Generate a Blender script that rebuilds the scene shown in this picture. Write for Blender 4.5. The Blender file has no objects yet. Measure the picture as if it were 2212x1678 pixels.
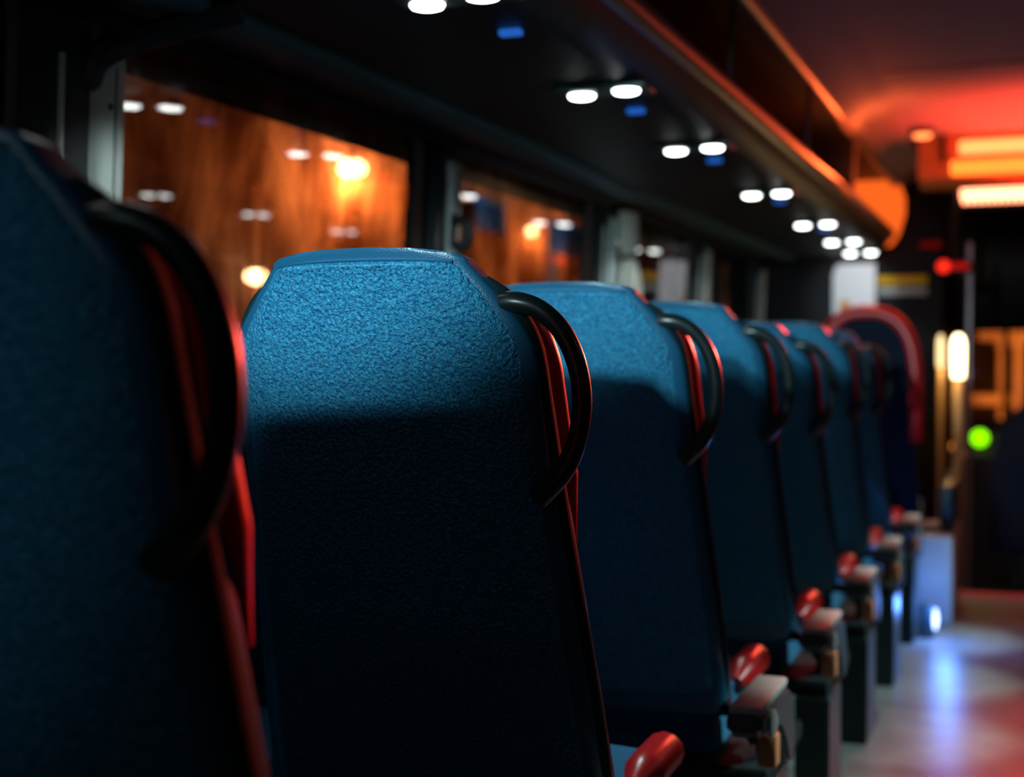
import bpy, bmesh, math, random
from mathutils import Vector, Matrix, Euler
random.seed(7)
S = bpy.context.scene
COL = S.collection
R = math.radians
EYE = 1.06            # height of the lens above the aisle floor

# ------------------------------------------------------------------ materials
MATS = {}
def mat(name, col, rough=0.5, metal=0.0, spec=0.5, emit=None, es=0.0, sheen=0.0, coat=0.0,
        bump=None, mottle=None):
    """bump=(scale, distance, detail); mottle=(scale, other_colour, amount)"""
    if name in MATS: return MATS[name]
    m = bpy.data.materials.new(name); m.use_nodes = True
    nt = m.node_tree; b = nt.nodes['Principled BSDF']
    b.inputs['Base Color'].default_value = (*col, 1)
    b.inputs['Roughness'].default_value = rough
    b.inputs['Metallic'].default_value = metal
    b.inputs['Specular IOR Level'].default_value = spec
    if sheen:
        b.inputs['Sheen Weight'].default_value = sheen
        b.inputs['Sheen Roughness'].default_value = 0.4
        b.inputs['Sheen Tint'].default_value = (0.5, 0.85, 1, 1)
    if coat:
        b.inputs['Coat Weight'].default_value = coat
        b.inputs['Coat Roughness'].default_value = 0.15
    if emit:
        b.inputs['Emission Color'].default_value = (*emit, 1)
        b.inputs['Emission Strength'].default_value = es
    if bump or mottle:
        tc = nt.nodes.new('ShaderNodeTexCoord')
    if bump:
        n = nt.nodes.new('ShaderNodeTexNoise'); n.inputs['Scale'].default_value = bump[0]
        n.inputs['Detail'].default_value = bump[2]; n.inputs['Roughness'].default_value = 0.55
        n.inputs['Distortion'].default_value = bump[3] if len(bump) > 3 else 0.0
        nt.links.new(tc.outputs['Object'], n.inputs['Vector'])
        bp = nt.nodes.new('ShaderNodeBump'); bp.inputs['Strength'].default_value = 1.0
        bp.inputs['Distance'].default_value = bump[1]
        nt.links.new(n.outputs['Fac'], bp.inputs['Height'])
        nt.links.new(bp.outputs['Normal'], b.inputs['Normal'])
    if mottle:
        n2 = nt.nodes.new('ShaderNodeTexNoise'); n2.inputs['Scale'].default_value = mottle[0]
        n2.inputs['Detail'].default_value = 3
        nt.links.new(tc.outputs['Object'], n2.inputs['Vector'])
        rp = nt.nodes.new('ShaderNodeValToRGB')
        rp.color_ramp.elements[0].position = 0.38; rp.color_ramp.elements[1].position = 0.66
        a = mottle[2]
        rp.color_ramp.elements[0].color = (*col, 1)
        rp.color_ramp.elements[1].color = (*[c*(1-a)+d*a for c, d in zip(col, mottle[1])], 1)
        nt.links.new(n2.outputs['Fac'], rp.inputs['Fac'])
        nt.links.new(rp.outputs['Color'], b.inputs['Base Color'])
    MATS[name] = m
    return m

def glow(name, col, strength):
    if name in MATS: return MATS[name]
    m = bpy.data.materials.new(name); m.use_nodes = True
    nt = m.node_tree; nt.nodes.clear()
    e = nt.nodes.new('ShaderNodeEmission'); o = nt.nodes.new('ShaderNodeOutputMaterial')
    e.inputs['Color'].default_value = (*col, 1); e.inputs['Strength'].default_value = strength
    nt.links.new(e.outputs[0], o.inputs[0]); MATS[name] = m
    return m

def glass_mat(name, dirty=True):
    m = bpy.data.materials.new(name); m.use_nodes = True
    nt = m.node_tree; nt.nodes.clear(); N = nt.nodes.new; L = nt.links.new
    o = N('ShaderNodeOutputMaterial'); mix = N('ShaderNodeMixShader')
    tr = N('ShaderNodeBsdfTransparent'); gl = N('ShaderNodeBsdfGlossy'); fr = N('ShaderNodeFresnel')
    gl.inputs['Roughness'].default_value = 0.02; fr.inputs['IOR'].default_value = 1.5
    ge = N('ShaderNodeNewGeometry'); mm = N('ShaderNodeMath'); mm.operation = 'MULTIPLY_ADD'
    L(ge.outputs['Backfacing'], mm.inputs[0]); mm.inputs[1].default_value = 1/1.9-1.9; mm.inputs[2].default_value = 1.9
    L(mm.outputs[0], fr.inputs['IOR'])
    L(fr.outputs[0], mix.inputs[0]); L(tr.outputs[0], mix.inputs[1]); L(gl.outputs[0], mix.inputs[2])
    L(mix.outputs[0], o.inputs[0])
    if dirty:      # dried streaks and smears running down the pane
        tc = N('ShaderNodeTexCoord')
        mp = N('ShaderNodeMapping'); mp.inputs['Scale'].default_value = (1, 3.4, 1.5)
        L(tc.outputs['Object'], mp.inputs['Vector'])
        n = N('ShaderNodeTexNoise'); n.inputs['Scale'].default_value = 1.7; n.inputs['Detail'].default_value = 3.2
        n.inputs['Roughness'].default_value = 0.6; n.inputs['Distortion'].default_value = 0.5
        L(mp.outputs[0], n.inputs['Vector'])
        rp = N('ShaderNodeValToRGB')
        rp.color_ramp.elements[0].position = 0.33; rp.color_ramp.elements[0].color = (0.46, 0.38, 0.34, 1)
        rp.color_ramp.elements[1].position = 0.66; rp.color_ramp.elements[1].color = (1, 1, 1, 1)
        L(n.outputs['Fac'], rp.inputs['Fac']); L(rp.outputs['Color'], tr.inputs['Color'])
    MATS[name] = m
    return m

# ------------------------------------------------------------------ object helpers
def link(name, me, m=None, parent=None, loc=None, smooth=True):
    o = bpy.data.objects.new(name, me); COL.objects.link(o)
    if m: me.materials.append(m)
    if smooth:
        for p in me.polygons: p.use_smooth = True
    if parent: o.parent = parent
    if loc: o.location = loc
    return o

def obj(name, bm, m, parent=None, loc=None, smooth=True, angle=40):
    bmesh.ops.recalc_face_normals(bm, faces=bm.faces)
    if smooth:
        for e in bm.edges:
            if len(e.link_faces) == 2 and e.calc_face_angle(0) > R(angle): e.smooth = False
    me = bpy.data.meshes.new(name); bm.to_mesh(me); bm.free()
    return link(name, me, m, parent, loc, smooth)

def thing(name, label, cat, loc=(0, 0, 0), group=None):
    o = bpy.data.objects.new(name, None); COL.objects.link(o); o.location = loc
    o.empty_display_size = 0.1
    o['label'] = label; o['category'] = cat
    if group: o['group'] = group
    return o
def tag(o, label, cat, group=None):
    o['label'] = label; o['category'] = cat
    if group: o['group'] = group
    return o
def struct(o, label=None):
    o['kind'] = 'structure'
    if label: o['label'] = label
    return o

def box(bm, x0, x1, y0, y1, z0, z1, bev=0.0, seg=2):
    r = bmesh.ops.create_cube(bm, size=1)
    vs = r['verts']
    for v in vs:
        v.co = Vector(((x0+x1)/2 + v.co.x*(x1-x0), (y0+y1)/2 + v.co.y*(y1-y0), (z0+z1)/2 + v.co.z*(z1-z0)))
    if bev:
        es = list({e for v in vs for e in v.link_edges})
        bmesh.ops.bevel(bm, geom=es, offset=bev, segments=seg, affect='EDGES', profile=0.5)
    return bm
def B(*a, **k): return box(bmesh.new(), *a, **k)

def smooth_path(pts, n=8):
    """Catmull-Rom through the points"""
    P = [Vector(p) for p in pts]; out = []
    for i in range(len(P)-1):
        p0 = P[i-1] if i else P[0]*2-P[1]
        p1, p2 = P[i], P[i+1]
        p3 = P[i+2] if i+2 < len(P) else P[-1]*2-P[-2]
        for k in range(n):
            t = k/n
            out.append(0.5*((2*p1)+(-p0+p2)*t+(2*p0-5*p1+4*p2-p3)*t*t+(-p0+3*p1-3*p2+p3)*t**3))
    out.append(P[-1]); return out

def tube(bm, pts, rad, seg=12, cap=True, flat=None):
    """rad: number or function of 0..1; flat=(axis Vector, factor) squashes the section"""
    P = [Vector(p) for p in pts]; rings = []; up = None
    for i, p in enumerate(P):
        d = (P[min(i+1, len(P)-1)]-P[max(i-1, 0)]).normalized()
        if up is None:
            up = Vector((0, 0, 1)) if abs(d.z) < 0.9 else Vector((1, 0, 0))
        a = d.cross(up).normalized(); b = a.cross(d).normalized(); up = b
        r = rad(i/(len(P)-1)) if callable(rad) else rad
        ring = []
        for k in range(seg):
            t = 2*math.pi*k/seg
            off = (a*math.cos(t)+b*math.sin(t))*r
            if flat: off = off - flat[0]*(off.dot(flat[0]))*(1-flat[1])
            ring.append(bm.verts.new(p+off))
        rings.append(ring)
    for q, w in zip(rings, rings[1:]):
        for k in range(seg):
            bm.faces.new((q[k], q[(k+1) % seg], w[(k+1) % seg], w[k]))
    if cap:
        bm.faces.new(rings[0][::-1]); bm.faces.new(rings[-1])
    return bm

def lathe(bm, prof, c=(0, 0, 0), seg=24, axis='Z', sx=1.0, sy=1.0):
    rings = []
    for r, h in prof:
        ring = []
        for k in range(seg):
            t = 2*math.pi*k/seg
            a, b2 = r*math.cos(t)*sx, r*math.sin(t)*sy
            v = {'Z': (a, b2, h), 'Y': (a, h, b2), 'X': (h, a, b2)}[axis]
            ring.append(bm.verts.new(Vector(c)+Vector(v)))
        rings.append(ring)
    for q, w in zip(rings, rings[1:]):
        for k in range(seg): bm.faces.new((q[k], q[(k+1) % seg], w[(k+1) % seg], w[k]))
    bm.faces.new(rings[0][::-1]); bm.faces.new(rings[-1])
    return bm

def prism(bm, poly, a0, a1, axis='Y'):
    """poly of 2-D points; axis Y: poly is (x,z); axis X: poly is (y,z); axis Z: (x,y)"""
    def P(p, a): return {'Y': (p[0], a, p[1]), 'X': (a, p[0], p[1]), 'Z': (p[0], p[1], a)}[axis]
    A = [bm.verts.new(P(p, a0)) for p in poly]; Bv = [bm.verts.new(P(p, a1)) for p in poly]
    n = len(poly)
    for i in range(n): bm.faces.new((A[i], A[(i+1) % n], Bv[(i+1) % n], Bv[i]))
    bm.faces.new(A[::-1]); bm.faces.new(Bv)
    bmesh.ops.recalc_face_normals(bm, faces=bm.faces)
    return bm

def light(name, kind, loc, energy, col, parent=None, radius=0.02, target=None, angle=None, blend=0.3, size=None, sy=None):
    d = bpy.data.lights.new(name, kind); d.energy = energy; d.color = col
    if kind in ('POINT', 'SPOT'): d.shadow_soft_size = radius
    if kind == 'SPOT': d.spot_size = R(angle); d.spot_blend = blend
    if kind == 'AREA':
        d.shape = 'RECTANGLE'; d.size = size; d.size_y = sy or size
    o = bpy.data.objects.new(name, d); COL.objects.link(o); o.location = loc
    if target is not None:
        o.rotation_euler = (Vector(target)-Vector(loc)).to_track_quat('-Z', 'Y').to_euler()
    return o

# ------------------------------------------------------------------ material set
plush = mat('plush_blue', (0.004, 0.118, 0.275), 0.5, sheen=0.06, spec=0.5, bump=(190, 0.0075, 2.0, 0.15),
            mottle=(260, (0.03, 0.33, 0.56), 0.9))
navy = mat('navy_vinyl', (0.012, 0.10, 0.20), 0.32, spec=0.55, bump=(420, 0.0004, 2))
cush_m = mat('cushion_cloth', (0.012, 0.16, 0.33), 0.8, sheen=0.2, bump=(300, 0.0008, 2))
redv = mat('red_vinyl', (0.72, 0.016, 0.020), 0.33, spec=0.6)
rubber = mat('handle_rubber', (0.012, 0.022, 0.024), 0.30, spec=0.6)
greyp = mat('grey_plastic', (0.40, 0.42, 0.40), 0.55, bump=(500, 0.0003, 2))
darkp = mat('charcoal_plastic', (0.022, 0.045, 0.05), 0.42, bump=(500, 0.0003, 2))
steel = mat('painted_steel', (0.03, 0.055, 0.06), 0.38, metal=0.2)
orangep = mat('orange_plastic', (0.55, 0.22, 0.10), 0.4)
blackp = mat('black_trim', (0.004, 0.005, 0.007), 0.6)
headlin = mat('headliner', (0.055, 0.06, 0.065), 0.55, bump=(300, 0.0006, 2))
rack_m = mat('rack_plastic', (0.010, 0.020, 0.026), 0.5, bump=(260, 0.0004, 2))
wall_m = mat('wall_carpet', (0.008, 0.010, 0.014), 0.8, bump=(300, 0.001, 2))
ceil_m = mat('ceiling_vinyl', (0.24, 0.23, 0.24), 0.8, spec=0.12, bump=(120, 0.0006, 2))
lip_m = mat('lip_metal', (0.16, 0.13, 0.12), 0.35, metal=0.2)
pillar_m = mat('pillar_grey', (0.55, 0.60, 0.58), 0.6, bump=(350, 0.0003, 2))
pillar_d = mat('pillar_dark', (0.012, 0.018, 0.024), 0.55)
floor_m = mat('floor_vinyl', (0.16, 0.17, 0.17), 0.40, spec=0.6, mottle=(9, (0.26, 0.27, 0.27), 0.7), bump=(14, 0.0012, 3))
chrome = mat('brass_enamel', (0.45, 0.33, 0.18), 0.3, metal=0.3)
paper = mat('paper_white', (0.8, 0.8, 0.84), 0.7)
yel = mat('yellow_strip', (0.75, 0.45, 0.02), 0.5)
asphalt = mat('asphalt', (0.05, 0.045, 0.04), 0.7, bump=(8, 0.01, 4))
stone = mat('plaster', (0.55, 0.45, 0.36), 0.8, mottle=(2.0, (0.35, 0.27, 0.2), 0.8))
signblue = mat('sign_blue', (0.01, 0.16, 0.32), 0.5)
curt = mat('curtain_cloth', (0.50, 0.47, 0.42), 0.85, sheen=0.2)
pane_m = glass_mat('dirty_glass')
wind_m = glass_mat('clear_glass', False)
lens_m = glow('lamp_white', (0.92, 1.0, 0.97), 11)
blue_m = glow('indicator_blue', (0.03, 0.20, 0.9), 0.55)
amber_m = glow('lamp_amber', (1.0, 0.19, 0.05), 3.6)
amber2_m = glow('lamp_amber_soft', (1.0, 0.17, 0.02), 2.8)
led_m = glow('display_glow', (1.0, 0.30, 0.15), 5.5)
sodium_m = glow('sodium', (1.0, 0.58, 0.26), 34)
warm_m = glow('warm_lamp', (1.0, 0.78, 0.42), 7)
green_m = glow('green_lamp', (0.22, 0.85, 0.0), 2.2)
red_m = glow('red_lamp', (1.0, 0.025, 0.01), 1.6)
step_m = glow('step_blue', (0.35, 0.5, 1.0), 6)

# ------------------------------------------------------------------ bus seats
# height below the top -> half width, thickness
WK = [(0, .106, .026), (.004, .126, .038), (.010, .135, .046), (.018, .139, .052), (.05, .166, .060), (.09, .196, .066),
      (.115, .210, .068), (.15, .216, .070), (.22, .219, .072), (.34, .227, .076), (.5, .239, .082), (.66, .252, .088), (.79, .256, .092)]
def prof(h):
    for (a, wa, ta), (b, wb, tb) in zip(WK, WK[1:]):
        if h <= b:
            t = (h-a)/(b-a); return wa+(wb-wa)*t, ta+(tb-ta)*t
    return WK[-1][1:]
TOP, TILT, CROWN, NX = 1.207, 0.262, 0.012, 7.0
PIV = Vector((0, 0.24, 0.44))
def rear_y(u, h):
    w, t = prof(h)
    arch = 0
    return TILT*h + t/2 - t/2*max(0, 1-abs(u)**NX)**(1/NX) - CROWN*(1-u*u)
def zt(u, h):            # the head line is slightly arched
    return TOP - h - 0.006*abs(u)**2.5*max(0, 1-h/0.12)

def shell_bm():
    bm = bmesh.new(); rings = []; seg = 56
    hs = [0, .002, .004, .007, .010, .014, .018, .03, .05, .07, .09, .105, .12, .14, .17, .22, .28, .34, .42, .5, .6, .7, .79]
    for h in hs:
        w, t = prof(h); ring = []
        for k in range(seg):
            a = 2*math.pi*k/seg; c, s = math.cos(a), math.sin(a)
            u = math.copysign(abs(c)**(2/NX), c); v = math.copysign(abs(s)**(2/NX), s)
            y = TILT*h+t/2+v*t/2-(CROWN*(1-u*u) if s < 0 else 0)
            ring.append(bm.verts.new(Vector((u*w, y, zt(u, h)))-PIV))
        rings.append(ring)
    for q, w in zip(rings, rings[1:]):
        for k in range(seg): bm.faces.new((q[k], q[(k+1) % seg], w[(k+1) % seg], w[k]))
    bm.faces.new(rings[0][::-1]); bm.faces.new(rings[-1])
    return bm
def pad_bm():
    """plush panel on the rear of the back, puffed out, edges tucked into the shell"""
    bm = bmesh.new(); nu, nv = 44, 70; g = []
    h0, h1 = .013, .765
    for j in range(nv+1):
        v = j/nv; vv = v*v*(0.55)+v*0.45
        h = h0+(h1-h0)*vv; w, t = prof(h); row = []
        for i in range(nu+1):
            q = -1+2*i/nu; q = math.copysign(1-(1-abs(q))**1.5, q)
            ue = (w-.006)/w*q
            m = (1-abs(q)**14)*(1-max(0, 1-vv/.012)**2)*(1-max(0, (vv-.96)/.04)**2)
            off = -0.007*m+0.010*(1-m)
            rim = 0.002*math.exp(-((h-.020)/.006)**2)*m
            row.append(bm.verts.new(Vector((ue*w, rear_y(ue, h)+off-rim, zt(ue, h)))-PIV))
        g.append(row)
    for j in range(nv):
        for i in range(nu): bm.faces.new((g[j][i], g[j][i+1], g[j+1][i+1], g[j+1][i]))
    return bm
def piping_bm():
    pts = []
    for k in range(40):
        u = -1+2*k/39
        pts.append(Vector((u*.121, rear_y(u*.93, .017)-.0045, zt(u*.93, .0155)))-PIV)
    return tube(bmesh.new(), pts, .0022, 8)
def bolster_bm(s):
    pts = []
    for h in (.05, .07, .1, .14, .18, .22, .26, .30, .34, .38):
        w, t = prof(h)
        pts.append(Vector((s*(w-.012), TILT*h+t+.002, TOP-h))-PIV)
    return tube(bmesh.new(), smooth_path(pts, 4), lambda t: .006+.016*min(1, 5*t)*min(1, 4*(1-t)), 12)
def side_trim_bm(s):
    pts = []
    for h in (.04, .06, .09, .13, .2, .3, .42, .56, .7, .77):
        w, t = prof(h)
        pts.append(Vector((s*(w-.004), TILT*h+t*.42, TOP-h))-PIV)
    return tube(bmesh.new(), smooth_path(pts, 4), lambda t: .006+.012*min(1, 8*t)*min(1, 8*(1-t)), 10, flat=(Vector((1, 0, 0)), .55))
def handle_bm(s=1):
    raw = [(.156, .040, 1.134), (.188, .036, 1.138), (.220, .041, 1.129), (.247, .049, 1.102), (.264, .055, 1.062),
           (.269, .060, 1.015), (.261, .064, .968), (.242, .068, .930), (.208, .072, .895)]
    pts = smooth_path([Vector((s*a, b, c))-PIV for a, b, c in raw], 6)
    bm = tube(bmesh.new(), pts, lambda t: .0125+.003*max(0, 1-4*t)+.003*max(0, 4*t-3), 14)
    return bm

def cushion_bm():
    bm = bmesh.new(); nu, nv = 20, 20
    def H(u, v): # v: 0 rear .. 1 front
        z = .425+.030*v + .008*(1-u*u) - .05*max(0, (v-.86)/.14)**2
        return z
    top = [[bm.verts.new((u*.232, .235+.375*v, H(u, v))) for u in [-1+2*i/nu for i in range(nu+1)]] for v in [j/nv for j in range(nv+1)]]
    bot = [[bm.verts.new((u*.225, .245+.35*v, .325)) for u in [-1+2*i/nu for i in range(nu+1)]] for v in [j/nv for j in range(nv+1)]]
    for j in range(nv):
        for i in range(nu):
            bm.faces.new((top[j][i], top[j][i+1], top[j+1][i+1], top[j+1][i]))
            bm.faces.new((bot[j][i], bot[j+1][i], bot[j+1][i+1], bot[j][i+1]))
    for j in range(nv):
        bm.faces.new((top[j][0], top[j+1][0], bot[j+1][0], bot[j][0]))
        bm.faces.new((top[j][nu], bot[j][nu], bot[j+1][nu], top[j+1][nu]))
    for i in range(nu):
        bm.faces.new((top[0][i], bot[0][i], bot[0][i+1], top[0][i+1]))
        bm.faces.new((top[nv][i], top[nv][i+1], bot[nv][i+1], bot[nv][i]))
    bmesh.ops.bevel(bm, geom=[e for e in bm.edges if len(e.link_faces) == 2 and e.calc_face_angle(0) > 0.9], offset=.012, segments=3, affect='EDGES')
    return bm
def cush_bolster_bm(s):
    pts = smooth_path([(s*.236, .40, .435), (s*.240, .45, .447), (s*.242, .52, .452), (s*.238, .58, .446), (s*.225, .61, .415)], 5)
    return tube(bmesh.new(), pts, lambda t: .012+.020*min(1, 4*t)*min(1, 4*(1-t)), 12)
def side_shield_bm():
    poly = [(.00, .470), (.02, .478), (.26, .472), (.30, .455), (.335, .40), (.345, .36), (.335, .325), (.305, .31), (.27, .325),
            (.235, .37), (.19, .405), (.10, .425), (.02, .43), (-.005, .445)]
    bm = prism(bmesh.new(), poly, .300, .362, 'X')
    bmesh.ops.bevel(bm, geom=[e for e in bm.edges if abs(e.verts[0].co.x-e.verts[1].co.x) < 1e-6], offset=.009, segments=3, affect='EDGES')
    return bm

def make_seat(name, label, group, aisle=True):
    t = thing(name, label, 'bus seat', (0, 0, 0), group)
    obj('backrest', shell_bm(), navy, t, PIV)
    obj('back_panel', pad_bm(), plush, t, PIV)
    obj('top_piping', piping_bm(), navy, t, PIV)
    for s in (-1, 1):
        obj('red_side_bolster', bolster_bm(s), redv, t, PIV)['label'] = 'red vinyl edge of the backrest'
        obj('side_trim', side_trim_bm(s), mat('trim_charcoal', (.008, .028, .036), .85, spec=.06), t, PIV)
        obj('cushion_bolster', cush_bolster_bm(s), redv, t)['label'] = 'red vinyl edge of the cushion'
    obj('seat_cushion', cushion_bm(), cush_m, t)
    if aisle:
        obj('grab_handle', handle_bm(), rubber, t, PIV)
        a = obj('armrest', side_shield_bm(), darkp, t)
        obj('armrest_top', B(.303, .360, .005, .262, .470, .486, bev=.006), greyp, a)['label'] = 'pale grey armrest top'
        k = bmesh.new(); lathe(k, [(.0, .355), (.02, .355), (.024, .36), (.024, .368), (.018, .372), (.0, .373)], (0, .075, .445), 16, 'X')
        obj('pivot_cap', k, greyp, a)
        obj('belt_buckle', B(.330, .365, .12, .16, .352, .412, bev=.007), orangep, t)['label'] = 'orange seat belt buckle'
        bm = bmesh.new(); tube(bm, smooth_path([(.325, .11, .40), (.30, .13, .425), (.26, .2, .43), (.225, .25, .41)], 5), .012, 8, flat=(Vector((1, 0, 0)), .3))
        obj('belt_strap', bm, blackp, t)
    bm = bmesh.new(); box(bm, -.22, .34 if aisle else .22, .17, .56, .295, .335, bev=.008)
    obj('seat_frame', bm, mat('frame_black', (.012, .018, .02), .75, spec=.15), t)
    for lx in ((.30,) if aisle else (-.18,)):
        bm = bmesh.new(); prism(bm, [(.15, .0), (.46, .0), (.46, .03), (.36, .06), (.36, .298), (.16, .298), (.16, .06)], lx-.035, lx+.045, 'X')
        bmesh.ops.bevel(bm, geom=list(bm.edges), offset=.005, segments=2, affect='EDGES')
        obj('leg', bm, steel, t)
    return t

BACK = {'backrest', 'back_panel', 'top_piping', 'red_side_bolster', 'side_trim', 'grab_handle'}
def place_seat(src, loc, label, group, recline=0.0, first=False):
    r = src if first else src.copy()
    if not first: COL.objects.link(r)
    r.location = loc; r['label'] = label; r['group'] = group
    kids = list(src.children)
    for c in kids:
        if first: d = c
        else:
            d = c.copy(); COL.objects.link(d); d.parent = r
            for g in c.children:
                e = g.copy(); COL.objects.link(e); e.parent = d
        if c.name.split('.')[0] in BACK: d.rotation_euler = (R(recline), 0, 0)
    return r

AX, WX = -0.795, -1.375
ROWS = [0.775, 1.56, 2.31, 3.06, 3.81, 4.56, 5.31]
alab = ['out-of-focus blue aisle seat nearest the camera, cut off by the left edge of the photo',
        'sharp blue plush aisle seat with textured back in the middle of the photo',
        'blue aisle seat directly in front of the sharp textured seat, slightly blurred',
        'blue aisle seat two rows in front of the sharp textured seat, top edge lit white',
        'dim reclined blue aisle seat, three rows in front of the sharp textured seat',
        'dark aisle seat with a pale lit top edge, just below the white notice',
        'farthest dark blue aisle seat with handle, just behind the round-topped red-rimmed seat']
proto = make_seat('bus_seat', 'x', 'aisle seats')
rec = [0, 0, 0, 0.5, 5.5, 1.0, 3.0]
seats = []
for i, y in enumerate(ROWS):
    seats.append((y, alab[i], rec[i]))
for i, (y, l, rc) in enumerate(seats[1:], 1):
    place_seat(proto, (AX, y, 0), l, 'aisle seats', rc)
place_seat(proto, (AX, ROWS[0]-.05, 0.012), seats[0][1], 'aisle seats', -4, first=True)
wproto = make_seat('bus_seat', 'x', 'window seats', aisle=False)
wlab = {0: 'near window seat beside the out-of-focus aisle seat, outside the left edge of the photo', 1: 'reclined window seat beside the sharp textured seat, its lit shoulder showing past the near handle',
        2: 'window seat hidden beyond the slightly blurred second aisle seat, by the window',
        3: 'window seat by the tied curtain, beyond the third aisle seat'}
for n, i in enumerate((0, 1, 2, 3)):
    place_seat(wproto, (WX, ROWS[i], 0), wlab[i], 'window seats', 13 if i else 0, first=(n == 3))
bpy.context.view_layer.update()

# front seat with a rounded, red-rimmed back on a pale plinth
fs = thing('guide_seat', 'round-topped front seat with a thick red rim, in front of the white notice', 'bus seat', (-0.70, 6.05, 0))
def round_outline(w, ztop, zb, n=28):
    pts = [(-w-.02, zb), (-w, zb+.3)]
    for k in range(n+1):
        a = math.pi-math.pi*k/n
        pts.append((w*math.copysign(abs(math.cos(a))**.8, math.cos(a)), ztop-.30+.30*abs(math.sin(a))**.8))
    return pts+[(w, zb+.3), (w+.02, zb)]
out = round_outline(.20, 1.285, .44)
bm = prism(bmesh.new(), out, 0.0, 0.09, 'Y')
bmesh.ops.bevel(bm, geom=[e for e in bm.edges if abs(e.verts[0].co.y-e.verts[1].co.y) < 1e-6], offset=.02, segments=3, affect='EDGES')
fb = obj('backrest', bm, mat('night_blue', (.006, .012, .03), .7, spec=.15), fs)
bm = tube(bmesh.new(), smooth_path([(x, .03, z) for x, z in out[1:-1]], 2), .034, 12)
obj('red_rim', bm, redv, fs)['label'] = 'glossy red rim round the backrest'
obj('seat_cushion', B(-.2, .2, .09, .5, .36, .47, bev=.03, seg=3), cush_m, fs)
plin = mat('plinth_pale', (0.42, 0.45, 0.5), 0.45)
obj('plinth', B(-.25, .36, -.12, .5, 0, .36, bev=.015), plin, fs)['label'] = 'pale plinth lit blue'
obj('side_panel', B(.30, .36, .02, .45, .36, .56, bev=.02), darkp, fs)
obj('grey_latch', B(.16, .31, -.03, .0, .335+.03, .40, bev=.01), greyp, fs)

# ------------------------------------------------------------------ bus shell
XW = -1.66
def wx(z): return XW+(z-1.45)*math.tan(R(2.4))
Y0, Y1 = -1.5, 9.0
floor = struct(obj('floor', B(-1.9, 1.75, Y0, 6.75, -.12, 0, bev=.004), floor_m), 'grey glossy vinyl aisle floor')
struct(obj('trim_8', B(-.42, 1.2, 6.70, 6.78, -.13, .012, bev=.006), mat('step_nosing', (.75, .10, .06), .35)), 'red rubber nosing on the edge of the front step')
struct(obj('floor_front', B(-1.9, 1.75, 6.75, 10.6, -.42, -.30), blackp), 'dark lower floor of the stairwell')
# side wall below and above the glass
bm = prism(bmesh.new(), [(-1.88, -.1), (wx(.2)-.0, 0), (wx(.9), 1.0), (wx(.9)-.03, 1.0), (-1.90, 1.0)], Y0, Y1, 'Y')
wl = struct(obj('wall_left', bm, wall_m, smooth=False), 'dark side wall below the steamed windows')
bm = prism(bmesh.new(), [(wx(1.70), 1.70), (wx(1.70)+.03, 1.715), (-1.60, 2.26), (-1.88, 2.26), (-1.88, 1.70)], Y0, Y1, 'Y')
obj('upper_wall', bm, blackp, wl, smooth=False)
bm = prism(bmesh.new(), [(1.60, -.1), (1.60, 2.26), (1.75, 2.26), (1.75, -.1)], Y0, Y1, 'Y')
struct(obj('wall_right', bm, wall_m, smooth=False), 'dark right side wall')
struct(obj('wall_back', B(-1.9, 1.75, Y0-.1, Y0, -.1, 2.3), wall_m), 'dark rear wall')
# ceiling with shallow coves
def ceil_poly():
    c = [(-.82, 2.135), (-.805, 2.13), (-.78, 2.15), (-.75, 2.185), (-.70, 2.205), (-.655, 2.215), (-.625, 2.232), (-.60, 2.24)]
    low = c+[(.60, 2.24), (.625, 2.232), (.655, 2.215), (.70, 2.205), (.75, 2.185), (.78, 2.15), (.805, 2.13), (.82, 2.135)]
    return low+[(.84, 2.30), (-.84, 2.30)]
ce = struct(obj('ceiling', prism(bmesh.new(), ceil_poly(), Y0, 8.75, 'Y'), ceil_m, angle=50), 'grey vinyl ceiling glowing red toward the front')
for s_ in (-1, 1):
    obj('header_rail', prism(bmesh.new(), [(s_*.835, 2.12), (s_*.808, 2.118), (s_*.796, 2.135), (s_*.81, 2.15), (s_*.835, 2.15)], Y0, 8.6, 'Y'), lip_m, ce, angle=70)
obj('ceiling_seam', B(-.60, .60, 5.735, 5.747, 2.2355, 2.243), blackp, ce)
bm = B(-1.88, -.83, Y0, 8.9, 2.17, 2.28); box(bm, .83, 1.75, Y0, 8.9, 2.17, 2.28)
obj('rack_roof', bm, blackp, ce, smooth=False)

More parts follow.
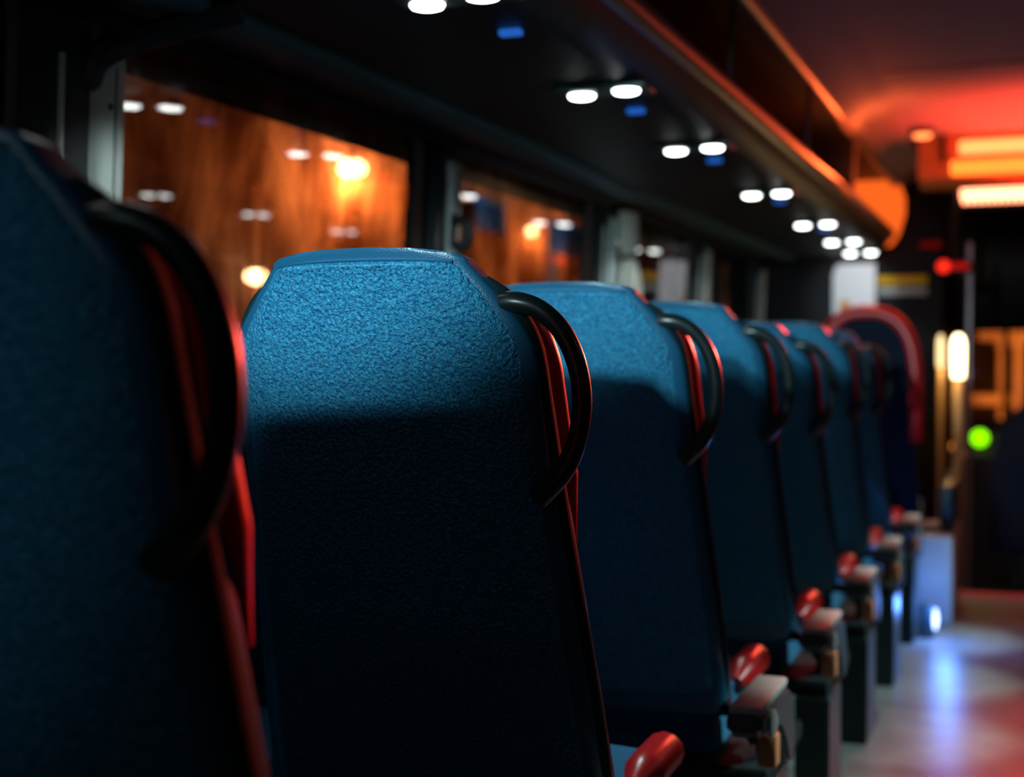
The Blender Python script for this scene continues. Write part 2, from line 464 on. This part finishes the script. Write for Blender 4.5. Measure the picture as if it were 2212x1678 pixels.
# windows and pillars
PIL = [(.34, .62), (1.95, 2.22), (3.68, 3.86), (5.25, 5.52), (6.93, 7.24), (8.5, 8.8)]
WIN = [(.62, 1.98), (2.20, 3.63), (3.84, 5.22), (5.50, 6.92), (7.22, 8.5)]
def frame_bm(y0, y1, z0, z1, b0, b1, bt, bb, r=.05, th=.025):
    bm = bmesh.new(); n = 12
    iy0, iy1, iz0, iz1 = y0+b0, y1-b1, z0+bb, z1-bt
    inner = []
    for cy, cz, a0 in ((iy1-r, iz1-r, 0), (iy0+r, iz1-r, 90), (iy0+r, iz0+r, 180), (iy1-r, iz0+r, 270)):
        for k in range(n+1):
            a = R(a0+90*k/n); inner.append((cy+r*math.cos(a), cz+r*math.sin(a)))
    outer = []
    for cy, cz in ((y1, z1), (y0, z1), (y0, z0), (y1, z0)): outer += [(cy, cz)]*(n+1)
    cm = ((y0+y1)/2, (z0+z1)/2); L = []
    for d in (0, -th):
        I = [bm.verts.new((wx(z)+d, y, z)) for y, z in inner]
        O = [bm.verts.new((wx(z)+d, y, z)) for y, z in outer]
        L.append((I, O))
    m = len(inner)
    for k in range(m):
        j = (k+1) % m
        for (I, O), fl in ((L[0], 0), (L[1], 1)):
            if outer[k] == outer[j]: f = (I[k], I[j], O[k])
            else: f = (I[k], I[j], O[j], O[k])
            bm.faces.new(f)
        bm.faces.new((L[0][0][k], L[0][0][j], L[1][0][j], L[1][0][k]))
    bmesh.ops.remove_doubles(bm, verts=bm.verts, dist=1e-6)
    return bm, (iy0, iy1, iz0, iz1)
wl_lab = ['slice of dark window at the far left edge', 'large steamed window glowing orange behind the sharp seat',
          'second orange window with two blue signs outside', 'third orange window beside the tied curtain', 'dim farthest side window']
for i, (a, b) in enumerate(WIN):
    bm, (iy0, iy1, iz0, iz1) = frame_bm(a, b, .99, 1.72, .02, .065, .022, .05)
    w = struct(obj('window_%d' % (i+1), bm, blackp, smooth=False), wl_lab[i])
    bm = bmesh.new(); vs = []
    for d in (-.008, -.013):
        for y, z in ((iy0-.01, iz0-.02), (iy1+.02, iz0-.02), (iy1+.02, iz1+.01), (iy0-.01, iz1+.01)):
            vs.append(bm.verts.new((wx(z)+d, y, z)))
    for f in ((0, 1, 2, 3), (7, 6, 5, 4), (0, 4, 5, 1), (1, 5, 6, 2), (2, 6, 7, 3), (3, 7, 4, 0)): bm.faces.new([vs[k] for k in f])
    obj('pane', bm, pane_m, w, smooth=False)
for i, (a, b) in enumerate(PIL):
    zs = (.96, 1.70)
    def slab(a0, a1, d0, d1, z0=zs[0], z1=zs[1], bev=.006):
        bm = bmesh.new(); box(bm, 0, 1, a0, a1, z0, z1)
        for v in bm.verts: v.co.x = wx(v.co.z)+(d1 if v.co.x > .5 else d0)
        if bev: bmesh.ops.bevel(bm, geom=list(bm.edges), offset=bev, segments=2, affect='EDGES')
        return bm
    t = struct(obj('trim_%d' % (i+1), slab(a, b-.085, -.03, .012), pillar_d), 'dark window pillar with a pale grey cover strip')
    obj('cover_strip', slab(b-.095, b, -.03, .022, z1=1.665), pillar_m, t)['label'] = 'pale grey cover strip'
    obj('edge_strip', slab(a+.085, a+.097, .0, .019, z1=1.62, bev=.002), pillar_m, t)
    bm = bmesh.new(); lathe(bm, [(.0, .027), (.005, .026), (.006, .022), (.006, .018), (.0, .018)], (wx(1.545), b-.048, 1.545), 12, 'X')
    obj('cover_screw', bm, darkp, t)
    obj('cover_groove', slab(b-.034, b-.030, .0, .0232, z1=1.62, bev=0), darkp, t)
    # bracket carrying the rack
    if i > 1: continue
    bm = bmesh.new()
    tube(bm, smooth_path([(wx(1.6)-.01, b-.09, 1.575), (wx(1.6)+.02, b-.08, 1.635), (-1.52, b-.05, 1.675), (-1.38, b, 1.715)], 5), .032, 10, flat=(Vector((0, 0, 1)), .8))
    obj('rack_bracket', bm, rack_m, t)

# coat hook on the second visible pillar
hk = thing('coat_hook', 'black coat hook on the pillar beside the second orange window', 'hook', (wx(1.44)+.02, 3.80, 1.44))
bm = bmesh.new(); tube(bm, smooth_path([(0, 0, .05), (.03, 0, .05), (.05, 0, .03), (.05, 0, -.01), (.03, 0, -.035), (.012, 0, -.02)], 4), .016, 10)
obj('hook', bm, blackp, hk); obj('hook_plate', B(-.012, .006, -.022, .022, -.03, .075, bev=.004), blackp, hk)

# tied curtain on the third visible pillar
ct = thing('tied_curtain', 'pale curtain gathered and tied against the third window pillar', 'curtain', (wx(1.5)+.055, 5.56, 0))
def curtain_bm():
    bm = bmesh.new(); rings = []; seg = 48
    lev = [(1.69, .085, .03), (1.64, .082, .032), (1.58, .068, .034), (1.53, .042, .03), (1.505, .034, .026), (1.48, .052, .034), (1.44, .082, .042),
           (1.38, .10, .046), (1.28, .11, .046), (1.12, .115, .045), (1.0, .12, .045)]
    for z, ry, rx in lev:
        ring = []
        for k in range(seg):
            a = 2*math.pi*k/seg; f = 1+.10*math.sin(a*9+z*3)
            ring.append(bm.verts.new((rx*f*math.cos(a), ry*f*math.sin(a), z)))
        rings.append(ring)
    for q, w in zip(rings, rings[1:]):
        for k in range(seg): bm.faces.new((q[k], q[(k+1) % seg], w[(k+1) % seg], w[k]))
    bm.faces.new(rings[0][::-1]); bm.faces.new(rings[-1]); return bm
obj('curtain_cloth', curtain_bm(), curt, ct)
bm = bmesh.new(); tube(bm, [(.032*math.cos(a), .042*math.sin(a), 1.508) for a in [2*math.pi*k/24 for k in range(25)]], .009, 8)
obj('tie_band', bm, blackp, ct)

# ------------------------------------------------------------------ luggage racks
def rack(sign, label):
    t = thing('luggage_rack', label, 'luggage rack', (0, Y0, 0))
    t.location = (0, 0, 0)
    def P(pts): return [(sign*-x, z) for x, z in pts]
    under = [(-1.62, 1.725), (-1.47, 1.728), (-1.30, 1.728), (-1.28, 1.733), (-.94, 1.738), (-.89, 1.755), (-.855, 1.790), (-.842, 1.815),
             (-.858, 1.822), (-.885, 1.79), (-.95, 1.765), (-1.60, 1.765)]
    obj('tray', prism(bmesh.new(), P(under), Y0, 8.62, 'Y'), rack_m, t, angle=60)
    lip = [(-.848, 1.806), (-.832, 1.812), (-.820, 1.83), (-.816, 1.852), (-.822, 1.866), (-.834, 1.868), (-.842, 1.855), (-.85, 1.83)]
    obj('lip_rail', prism(bmesh.new(), P(lip), Y0, 8.62, 'Y'), lip_m, t, angle=70)['label'] = 'metal edge rail catching orange light'
    trim = [(-1.52, 1.722), (-1.515, 1.706), (-1.43, 1.702), (-1.415, 1.712), (-1.42, 1.730), (-1.5, 1.732)]
    obj('rail_trim', prism(bmesh.new(), P(trim), Y0, 8.6, 'Y'), mat('rail_teal', (.05, .14, .17), .5), t, angle=60)
    for y in (2.5, 3.89, 5.27, 6.65):
        bm = bmesh.new(); tube(bm, [(sign*.828, y, 1.86), (sign*.826, y+.02, 2.0), (sign*.82, y+.04, 2.14)], .0075, 8)
        obj('support_rod', bm, lip_m, t)
    # rounded end cap at the front, orange light on it put in as emission
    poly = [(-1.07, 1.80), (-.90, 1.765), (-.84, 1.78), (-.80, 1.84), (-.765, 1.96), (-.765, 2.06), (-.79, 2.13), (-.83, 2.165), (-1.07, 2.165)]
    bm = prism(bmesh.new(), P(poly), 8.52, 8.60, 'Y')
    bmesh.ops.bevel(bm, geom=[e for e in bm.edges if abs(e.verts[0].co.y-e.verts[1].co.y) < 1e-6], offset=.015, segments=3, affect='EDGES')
    obj('end_cap', bm, glow('cap_lit_look', (1.0, .13, .014), 1.1), t)['label'] = 'end cap of the rack, orange light on it given as glow'
    return t
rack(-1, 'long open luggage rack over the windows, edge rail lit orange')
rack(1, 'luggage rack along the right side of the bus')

# reading lamps under the racks
LAMPS = [-.79, 0.0, .75, 1.5, 2.33, 3.25, 4.19, 5.39, 6.63, 7.6, 8.38]
llab = {4: 'reading lamp pair at the top edge of the photo, nearest one in view',
        5: 'reading lamp pair second from the top edge, over the second orange window',
        6: 'third lit reading lamp pair along the rack, between the second and third windows',
        7: 'fourth pair of lit reading lamps along the rack, above the third window',
        8: 'fifth lit reading lamp pair, first of the close-set three at the front of the rack',
        9: 'sixth lit reading lamp pair, middle of the close-set three at the front of the rack',
        10: 'last lit reading lamp pair at the front, right above the white notice'}
def lamp_panel(x, y, label, sgn=1, group='reading lamps under the rack', ind=True):
    t = thing('reading_lamp', label, 'lamp', (x, y, 1.7305), group)
    obj('bezel', B(-.115, .115, -.055, .055, -.006, .004, bev=.004), darkp, t)
    for s in (-1, 1):
        bm = bmesh.new(); lathe(bm, [(0, -.012), (.018, -.0115), (.026, -.009), (.029, -.004), (.029, 0), (0, 0)], (s*.06, -s*.012*sgn, -.004), 20, 'Z', sx=1.12)
        obj('lens', bm, lens_m, t)['label'] = 'glowing white lens'
    if ind:
        bm = B(-.022, .024, .27, .295, -.009, .004, bev=.004)
        obj('call_light', bm, blue_m, t)['label'] = 'small blue call light'
    return t
for i, y in enumerate(LAMPS):
    lab = llab.get(i, 'reading lamp pair under the rack behind the camera, number %s from the back' % ['one', 'two', 'three', 'four'][min(i, 3)])
    lamp_panel(-1.0, y, lab, ind=(i < 9))
for i, y in enumerate((1.74, 2.49, 3.24, 3.99, 4.74, 5.49, 6.1, 7.08, 8.18)):
    if 0 < i < 6: light('right_reading', 'SPOT', (.98, y+.24, 1.71), 150, (0.70, 1.0, 0.95), radius=.03, target=(-.29, y+.14, .26), angle=23, blend=.6)
    lamp_panel(1.0, y, 'reading lamp pair under the right rack, %s of its row' % ['rearmost', 'second from the back', 'third from the back', 'fourth from the back', 'middle one', 'fourth from the front', 'third from the front', 'second from the front', 'foremost'][i], -1, 'reading lamps on the right', False)

COOL = (0.62, 0.95, 1.0)
for i, y in enumerate(LAMPS):
    z = 1.71
    if i < 3:     # beam thrown forward on to the seat backs
        light('reading_beam', 'SPOT', (-.79, y, z), [330, 85, 42, 22][min(i, 3)], COOL, radius=.05, target=(-.90, y+2.35, z-.29), angle=21.5, blend=.6)
    tops = {2: .70, 3: 1.585, 4: 2.335, 5: 3.085, 6: 4.57}
    if i in tops:   # inner lens of a pair, falling on the top edge of a seat
        light('reading_pool', 'SPOT', (-.94, y, z), 9, (0.78, 1.0, 0.98), radius=.02, target=(-.80, tops[i], 1.21), angle=24, blend=.6)
    if i in (4, 5):   # falls between the rows on to the cushion behind the lamp
        light('reading_pool', 'SPOT', (-.90, y, z), 26, (0.72, 1.0, 0.98), radius=.03, target=(-.66, y-.32, .45), angle=34, blend=.6)
    if i > 5:
        light('reading_pool', 'SPOT', (-.97, y, z), 12 if i != 10 else 18, (0.70, 1.0, 0.96), radius=.03, target=(-.62, y+.02, 0), angle=54 if i != 10 else 110, blend=.5)

light('reading_wash', 'SPOT', (-1.0, 8.36, 1.70), 8, (.8, .95, 1.0), radius=.03, target=(-1.10, 8.88, 1.52), angle=60, blend=.6)
light('reading_beam', 'SPOT', (-1.05, -1.3, 1.70), 12, COOL, radius=.05, target=(-1.0, .85, 1.12), angle=24, blend=.6)  # added dim spot with no lamp fixture, lights the nearest seat back
for y, py, e in ((2.33, 2.16, 16), (4.19, 3.80, 7), (5.39, 5.47, 14), (6.63, 7.1, 8)):   # outer lens of a pair, tilted to the pillar
    light('reading_wash', 'SPOT', (-1.06, y, 1.71), e, (0.78, 1.0, 0.97), radius=.03, target=(-1.64, py, 1.22), angle=46, blend=.7)

# ------------------------------------------------------------------ front of the bus
bh = thing('bulkhead_lamp', 'orange lit bulkhead lamp across the ceiling, with two glowing strips', 'lamp', (0, 7.45, 2.0))
bm = prism(bmesh.new(), [(0, .02), (.03, .0), (.25, -.01), (.25, .24), (0, .24)], -.60, .60, 'X')
obj('housing', bm, mat('bulkhead_orange', (.6, .24, .08), .4), bh)
obj('upper_diffuser', B(-.40, .40, -.018, .004, .135, .205, bev=.012, seg=3), amber_m, bh)
obj('lower_diffuser', B(-.44, .44, -.012, .004, .032, .105, bev=.010, seg=3), amber2_m, bh)
obj('divider', B(-.49, -.465, -.03, .004, .10, .235, bev=.005), blackp, bh)
cl = thing('ceiling_spot', 'small round orange lamp at the left end of the bulkhead strips', 'lamp', (-.56, 7.20, 2.24))
bm = lathe(bmesh.new(), [(0, 0), (.06, 0), (.065, -.01), (.055, -.03), (0, -.03)]); obj('lamp_body', bm, darkp, cl)
bm = lathe(bmesh.new(), [(0, -.03), (.045, -.03), (.04, -.045), (0, -.05)]); obj('lamp_lens', bm, amber_m, cl)
light('front_glow', 'POINT', (-.71, 6.35, 1.965), 10, (1.0, .12, .025), radius=.05)  # added red fill away from any fixture, brightens the rack rail
light('shoulder_red', 'SPOT', (.50, 7.05, 1.90), 1900, (1.0, .075, .04), radius=.05, target=(-.54, 1.8, 1.20), angle=9.5, blend=.8)  # added narrow spot without a lamp, reddens the seat shoulders
light('aisle_wash', 'SPOT', (.1, 7.2, 1.95), 150, (1.0, .06, .07), radius=.05, target=(.22, 3.7, 0), angle=28, blend=.8)  # unseen spot added to redden the aisle floor
light('added_ceiling_red', 'SPOT', (.12, 7.0, 1.35), 260, (1.0, .055, .028), radius=.04, target=(.10, 6.92, 2.24), angle=102, blend=.8)  # unseen spot added for the red ceiling glow, no fixture built
light('aisle_red', 'SPOT', (-.2, 7.25, 1.93), 110, (1.0, .065, .045), radius=.06, target=(-.50, 2.5, .85), angle=22.5, blend=.5)  # added spot aimed back down the bus, reddens seat fronts; no lamp there
light('bulkhead_glow', 'AREA', (0, 7.40, 2.15), 2, (1.0, .05, .025), target=(0, 6.0, 2.10), size=.9, sy=.1)
dp = thing('led_display', 'white-hot display bar hanging below the orange bulkhead lamp', 'display', (0, 8.42, 1.98))
obj('display_case', B(-.50, .50, 0, .08, -.02, .16, bev=.01), blackp, dp)
obj('lit_window', B(-.44, .44, -.012, .002, .030, .135, bev=.02, seg=3), led_m, dp)
for k in range(24):
    x = -.42+.84*k/23
    obj('lit_pixel', B(x-.011, x+.011, -.008, .002, .012, .034, bev=.003), led_m, dp)

# partition at the front left
struct(obj('wall_front', B(-1.9, -.57, 8.9, 8.96, -.3, 2.26), wall_m), 'dark partition at the front of the bus')
nt_ = thing('notice_sheet', 'white notice sheet with a small orange mark on the front partition', 'notice', (-1.095, 8.8925, 1.06))
bm = prism(bmesh.new(), [(-.135, .27), (.125, .27), (.125, .64), (-.09, .64), (-.12, .62), (-.135, .57)], 0, .008, 'Y')
obj('sheet', bm, paper, nt_); obj('orange_mark', B(-.09, -.03, -.004, .001, .34, .41, bev=.001), mat('mark_orange', (.75, .3, .08), .6), nt_)
ys = thing('yellow_plate', 'dim plate with a yellow strip over a grey strip, right of the notice', 'sign', (-.81, 8.888, 1.06))
obj('yellow_band', B(-.15, .15, 0, .008, .50, .555), yel, ys); obj('grey_band', B(-.15, .15, 0, .008, .435, .485), greyp, ys)
obj('backing', B(-.16, .16, .006, .012, .42, .565), blackp, ys)

# hand rail posts with warm lamps at the stairwell
for k, (x, y, r_, lab) in enumerate(((-.385, 7.2, .028, 'thicker pale post with a bright warm lamp head at the stairwell'),
                                     (-.472, 7.25, .015, 'thinner pale post with a small warm lamp head, left of the thicker one'))):
    t = thing('lamp_post', lab, 'post', (x, y, -.3), 'stairwell posts')
    bm = lathe(bmesh.new(), [(r_*1.8, 0), (r_*1.8, .015), (r_*.9, .02), (r_*.9, 1.36 if k else 1.305)], seg=20); obj('post', bm, chrome, t)
    bm = lathe(bmesh.new(), [(r_*1.05, 1.355 if k else 1.30), (r_*1.15, 1.38), (r_*1.15, 1.47), (r_*.9, 1.50), (r_*.4, 1.515), (0, 1.516)], seg=20)
    obj('lamp_head', bm, glow('warm_dim', (1.0, .72, .34), 2.0) if k else warm_m, t)
light('post_glow', 'POINT', (-.43, 7.08, 1.04), 4, (1.0, .55, .18), radius=.03)
pl = obj('grab_pole', tube(bmesh.new(), [(-.385, 8.3, -.3), (-.385, 8.3, 1.76)], .014, 12), mat('pole_violet', (.3, .28, .34), .3, metal=.6))
tag(pl, 'thin upright grab pole rising to the ceiling beside the lamp posts', 'pole')
rl = thing('marker_lamp', 'red marker lamp above the stairwell posts', 'lamp', (-.47, 8.2, 1.62))
obj('lamp_body', B(-.10, .10, 0, .05, -.03, .03, bev=.01), blackp, rl)
bm = lathe(bmesh.new(), [(0, 0), (.030, 0), (.034, -.01), (.028, -.022), (0, -.03)], (-.05, 0, 0), 16, 'Y'); obj('lamp_lens', bm, red_m, rl)
obj('lamp_bar', B(-.02, .085, -.008, .002, -.016, .016, bev=.004), glow('red_dim', (1, .01, .01), .45), rl)
obj('bracket', B(-.02, .02, .01, .05, .03, .62), blackp, rl)
rs = obj('red_strip', B(-.70, -.58, 8.87, 8.90, 1.785, 1.82, bev=.006), glow('red_dimmer', (1, .01, .02), .10)); tag(rs, 'dim red strip light on the front partition, left of the red marker lamp', 'lamp')

# dashboard, gear lever, driver seat
db = thing('dashboard', 'black dashboard under the windscreen with two lit indicators', 'dashboard', (0, 9.0, -.3))
bm = prism(bmesh.new(), [(0, 0), (0, .80), (.08, .94), (.3, 1.02), (.9, .98), (.9, 0)], -.60, 1.5, 'X'); obj('dash_body', bm, blackp, db, smooth=False)
for x, z, r_, m, n in ((-.355, .895, .052, green_m, 'green_indicator'), (-.495, .845, .026, glow('amber_dash', (1, .28, .04), 1.5), 'amber_indicator')):
    bm = lathe(bmesh.new(), [(0, 0.03), (r_, 0.03), (r_, -.01), (r_*.7, -.03), (0, -.035)], (x, (.08 if n[0] == 'g' else .03)-.06, z+.02), 18, 'Y'); obj(n, bm, m, db)
gv = thing('gear_lever', 'pale slanting lever beside the green indicator', 'lever', (-.50, 8.55, -.3))
obj('lever_rod', tube(bmesh.new(), [(0, 0, 0), (-.02, 0, .55), (.0, .02, .72), (.10, .06, .86)], .018, 10), chrome, gv)
bm = lathe(bmesh.new(), [(0, -.03), (.025, -.02), (.03, 0), (.025, .02), (0, .03)], (.11, .065, .88), 14); obj('lever_knob', bm, darkp, gv)
ds = thing('driver_seat', 'dark blue rounded seat back at the right edge of the photo', 'seat', (.10, 7.9, -.3))
bm = prism(bmesh.new(), [(-.36, .35), (-.36, .75), (-.31, 1.0), (-.22, 1.14), (-.10, 1.22), (.10, 1.22), (.22, 1.14), (.31, 1.0), (.36, .75), (.36, .35)], 0, .16, 'Y')
bmesh.ops.bevel(bm, geom=list(bm.edges), offset=.03, segments=3, affect='EDGES'); obj('backrest', bm, mat('night_blue', (.006, .012, .03), .7, spec=.15), ds)
obj('seat_cushion', B(-.27, .27, .16, .62, .34, .48, bev=.04, seg=3), cush_m, ds); obj('seat_base', B(-.2, .2, .1, .55, 0, .34, bev=.02), blackp, ds)

# windscreen
fr = struct(obj('window_6', B(-1.9, -.62, 10.2, 10.26, -.4, 1.0), blackp), 'front windscreen with the orange street beyond')
obj('header', B(-1.9, 1.75, 10.18, 10.28, 1.30, 2.3), blackp, fr)
obj('wind_pillar', B(-.25, -.215, 10.19, 10.25, .5, 1.32), blackp, fr)
obj('pane', B(-.62, 1.7, 10.22, 10.228, .5, 1.31), wind_m, fr)
obj('lower_panel', B(-.64, 1.75, 10.2, 10.26, -.4, .52), blackp, fr)

# aisle step lamp at floor level
sl = thing('step_lamp', 'blue-white step lamp at floor level before the pale plinth', 'lamp', (-.405, 5.62, 0))
obj('lamp_body', B(-.035, .02, -.02, .04, 0, .13, bev=.008), darkp, sl)
bm = lathe(bmesh.new(), [(0, -.005), (.022, -.005), (.026, .008), (.0, .016)], (.02, 0, .075), 16, 'X', sx=.8, sy=1.6); obj('lamp_lens', bm, step_m, sl)
light('step_glow', 'POINT', (-.34, 5.55, .14), 4.5, (.10, .28, 1.0), radius=.03)

# ------------------------------------------------------------------ outside
struct(obj('ground', B(-40, 40, -12, 70, -1.25, -1.15), asphalt, smooth=False), 'dark street outside')
def street_lamp(x, y, z, label, py, energy, r=.10):
    t = thing('street_lamp', label, 'street lamp', (x, y, -1.15), 'street lamps outside')
    H = z+1.15
    bm = tube(bmesh.new(), smooth_path([(0, py, 0), (0, py, H-.3), (0, py*.9, H+.1), (0, py*.4, H+.22), (0, 0, H+.2)], 6), .045, 10); obj('pole', bm, steel, t)
    bm = lathe(bmesh.new(), [(0, .22), (.10, .20), (.17, .12), (.19, .07), (0, .07)], (0, 0, H), 20); obj('lamp_hood', bm, steel, t)
    bm = lathe(bmesh.new(), [(0, .072), (r*.9, .07), (r*1.2, .03), (r*1.2, -.005), (r*.8, -.05), (0, -.065)], (0, 0, H), 20); obj('lamp_globe', bm, sodium_m, t)
    light('sodium_light', 'POINT', (x, y, z-.14), energy, (1.0, .19, .03), radius=.1)
street_lamp(-6.0, 11.57, 2.88, 'bright orange street lamp glowing through the large window', 1.5, 640)
street_lamp(-9.0, 14.8, 2.14, 'low orange-white lamp outside, just left of the sharp seat', -2.2, 9, .10)
street_lamp(-8.0, 21.9, 3.3, 'far orange lamp added to brighten the second window, between the blue signs', 1.5, 230, .06)  # extra lamp, put in to raise the orange behind this window
SG = [(-4.0, 9.25, 10.3, 2.10, 2.36, 'blue sign outside the second orange window, left of its pair'),
      (-4.0, 11.4, 12.6, 2.06, 2.34, 'blue sign outside the second orange window, right of its pair'),
      (-4.0, 18.6, 19.6, 2.0, 2.9, 'dim blue sign far outside the fourth window')]
for x, a, b, z0, z1, lab in SG:
    t = thing('street_sign', lab, 'sign', (x, (a+b)/2, -1.15), 'blue signs outside')
    h = (b-a)/2
    obj('sign_plate', B(-.015, .015, -h, h, z0+1.15, z1+1.15, bev=.006), signblue, t)
    obj('sign_post', tube(bmesh.new(), [(-.03, -h*.75, 0), (-.03, -h*.75, z1+1.1)], .03, 10), greyp, t)
light('added_sign_spot', 'SPOT', (-2.3, 10.2, .7), 170, (.35, .8, 1.0), radius=.05, target=(-4, 11.1, 2.2), angle=75, blend=.5)  # unseen spot added only to make the blue signs show
# lit portico seen through the windscreen
pt = thing('portico', 'orange lit columns of a building beyond the windscreen', 'building', (-.35, 19, -1.15))
obj('rear_wall', B(-3, 3, 3.8, 4.0, 0, 3.2), mat('dark_brick', (.05, .035, .03), .8), pt)
obj('lintel', B(-.42, 3, -.1, .3, 2.54, 2.71), stone, pt)
for x in (-.12, .07, .38, .8, 1.3, 1.9):
    bm = lathe(bmesh.new(), [(.10, 0), (.10, .1), (.065, .14), (.06, 2.43), (.09, 2.48), (.09, 2.54)], (x, .0, 0), 16); obj('column', bm, stone, pt)
obj('rail', B(-.50, .0, -.10, -.04, 1.70, 1.84), stone, pt)
light('portico_light', 'POINT', (-.2, 16.8, 1.0), 330, (1.0, .25, .04), radius=.2)
light('portico_inner', 'POINT', (-.1, 19.3, 1.0), 30, (1.0, .3, .05), radius=.1)

# street haze beyond the side windows
fog = obj('street_haze', B(-28, -4.6, -8, 45, -1.14, 9), None, smooth=False)
fm = bpy.data.materials.new('haze'); fm.use_nodes = True; nt = fm.node_tree; nt.nodes.clear()
vs = nt.nodes.new('ShaderNodeVolumeScatter'); vo = nt.nodes.new('ShaderNodeOutputMaterial')
vs.inputs['Color'].default_value = (.95, .9, .85, 1); vs.inputs['Density'].default_value = .045; vs.inputs['Anisotropy'].default_value = .86
nt.links.new(vs.outputs[0], vo.inputs['Volume']); fog.data.materials.append(fm)
tag(fog, 'orange lit night haze hanging over the street outside', 'haze'); fog['kind'] = 'stuff'

# ------------------------------------------------------------------ world, camera, view
w = bpy.data.worlds.new('night'); S.world = w; w.use_nodes = True
w.node_tree.nodes['Background'].inputs[0].default_value = (.10, .16, .30, 1)
w.node_tree.nodes['Background'].inputs[1].default_value = .004
cd = bpy.data.cameras.new('camera'); cam = bpy.data.objects.new('camera', cd); COL.objects.link(cam)
cd.sensor_width = 36; cd.lens = 3000/2212*36
cam.location = (0, 0, EYE)
cam.rotation_euler = (R(90)-math.atan(49/3000), 0, math.atan(1144/3000))
cd.clip_start = .05; cd.clip_end = 200
cd.dof.use_dof = True; cd.dof.focus_distance = 1.73; cd.dof.aperture_fstop = 2.6
S.camera = cam
v = S.view_settings; v.view_transform = 'Standard'; v.look = 'None'; v.gamma = 1; v.use_curve_mapping = False
v.exposure = 0.0
S.cycles.use_denoising = True
S.cycles.max_bounces = 8; S.cycles.transparent_max_bounces = 12; S.cycles.volume_bounces = 0
S.cycles.sample_clamp_indirect = 4
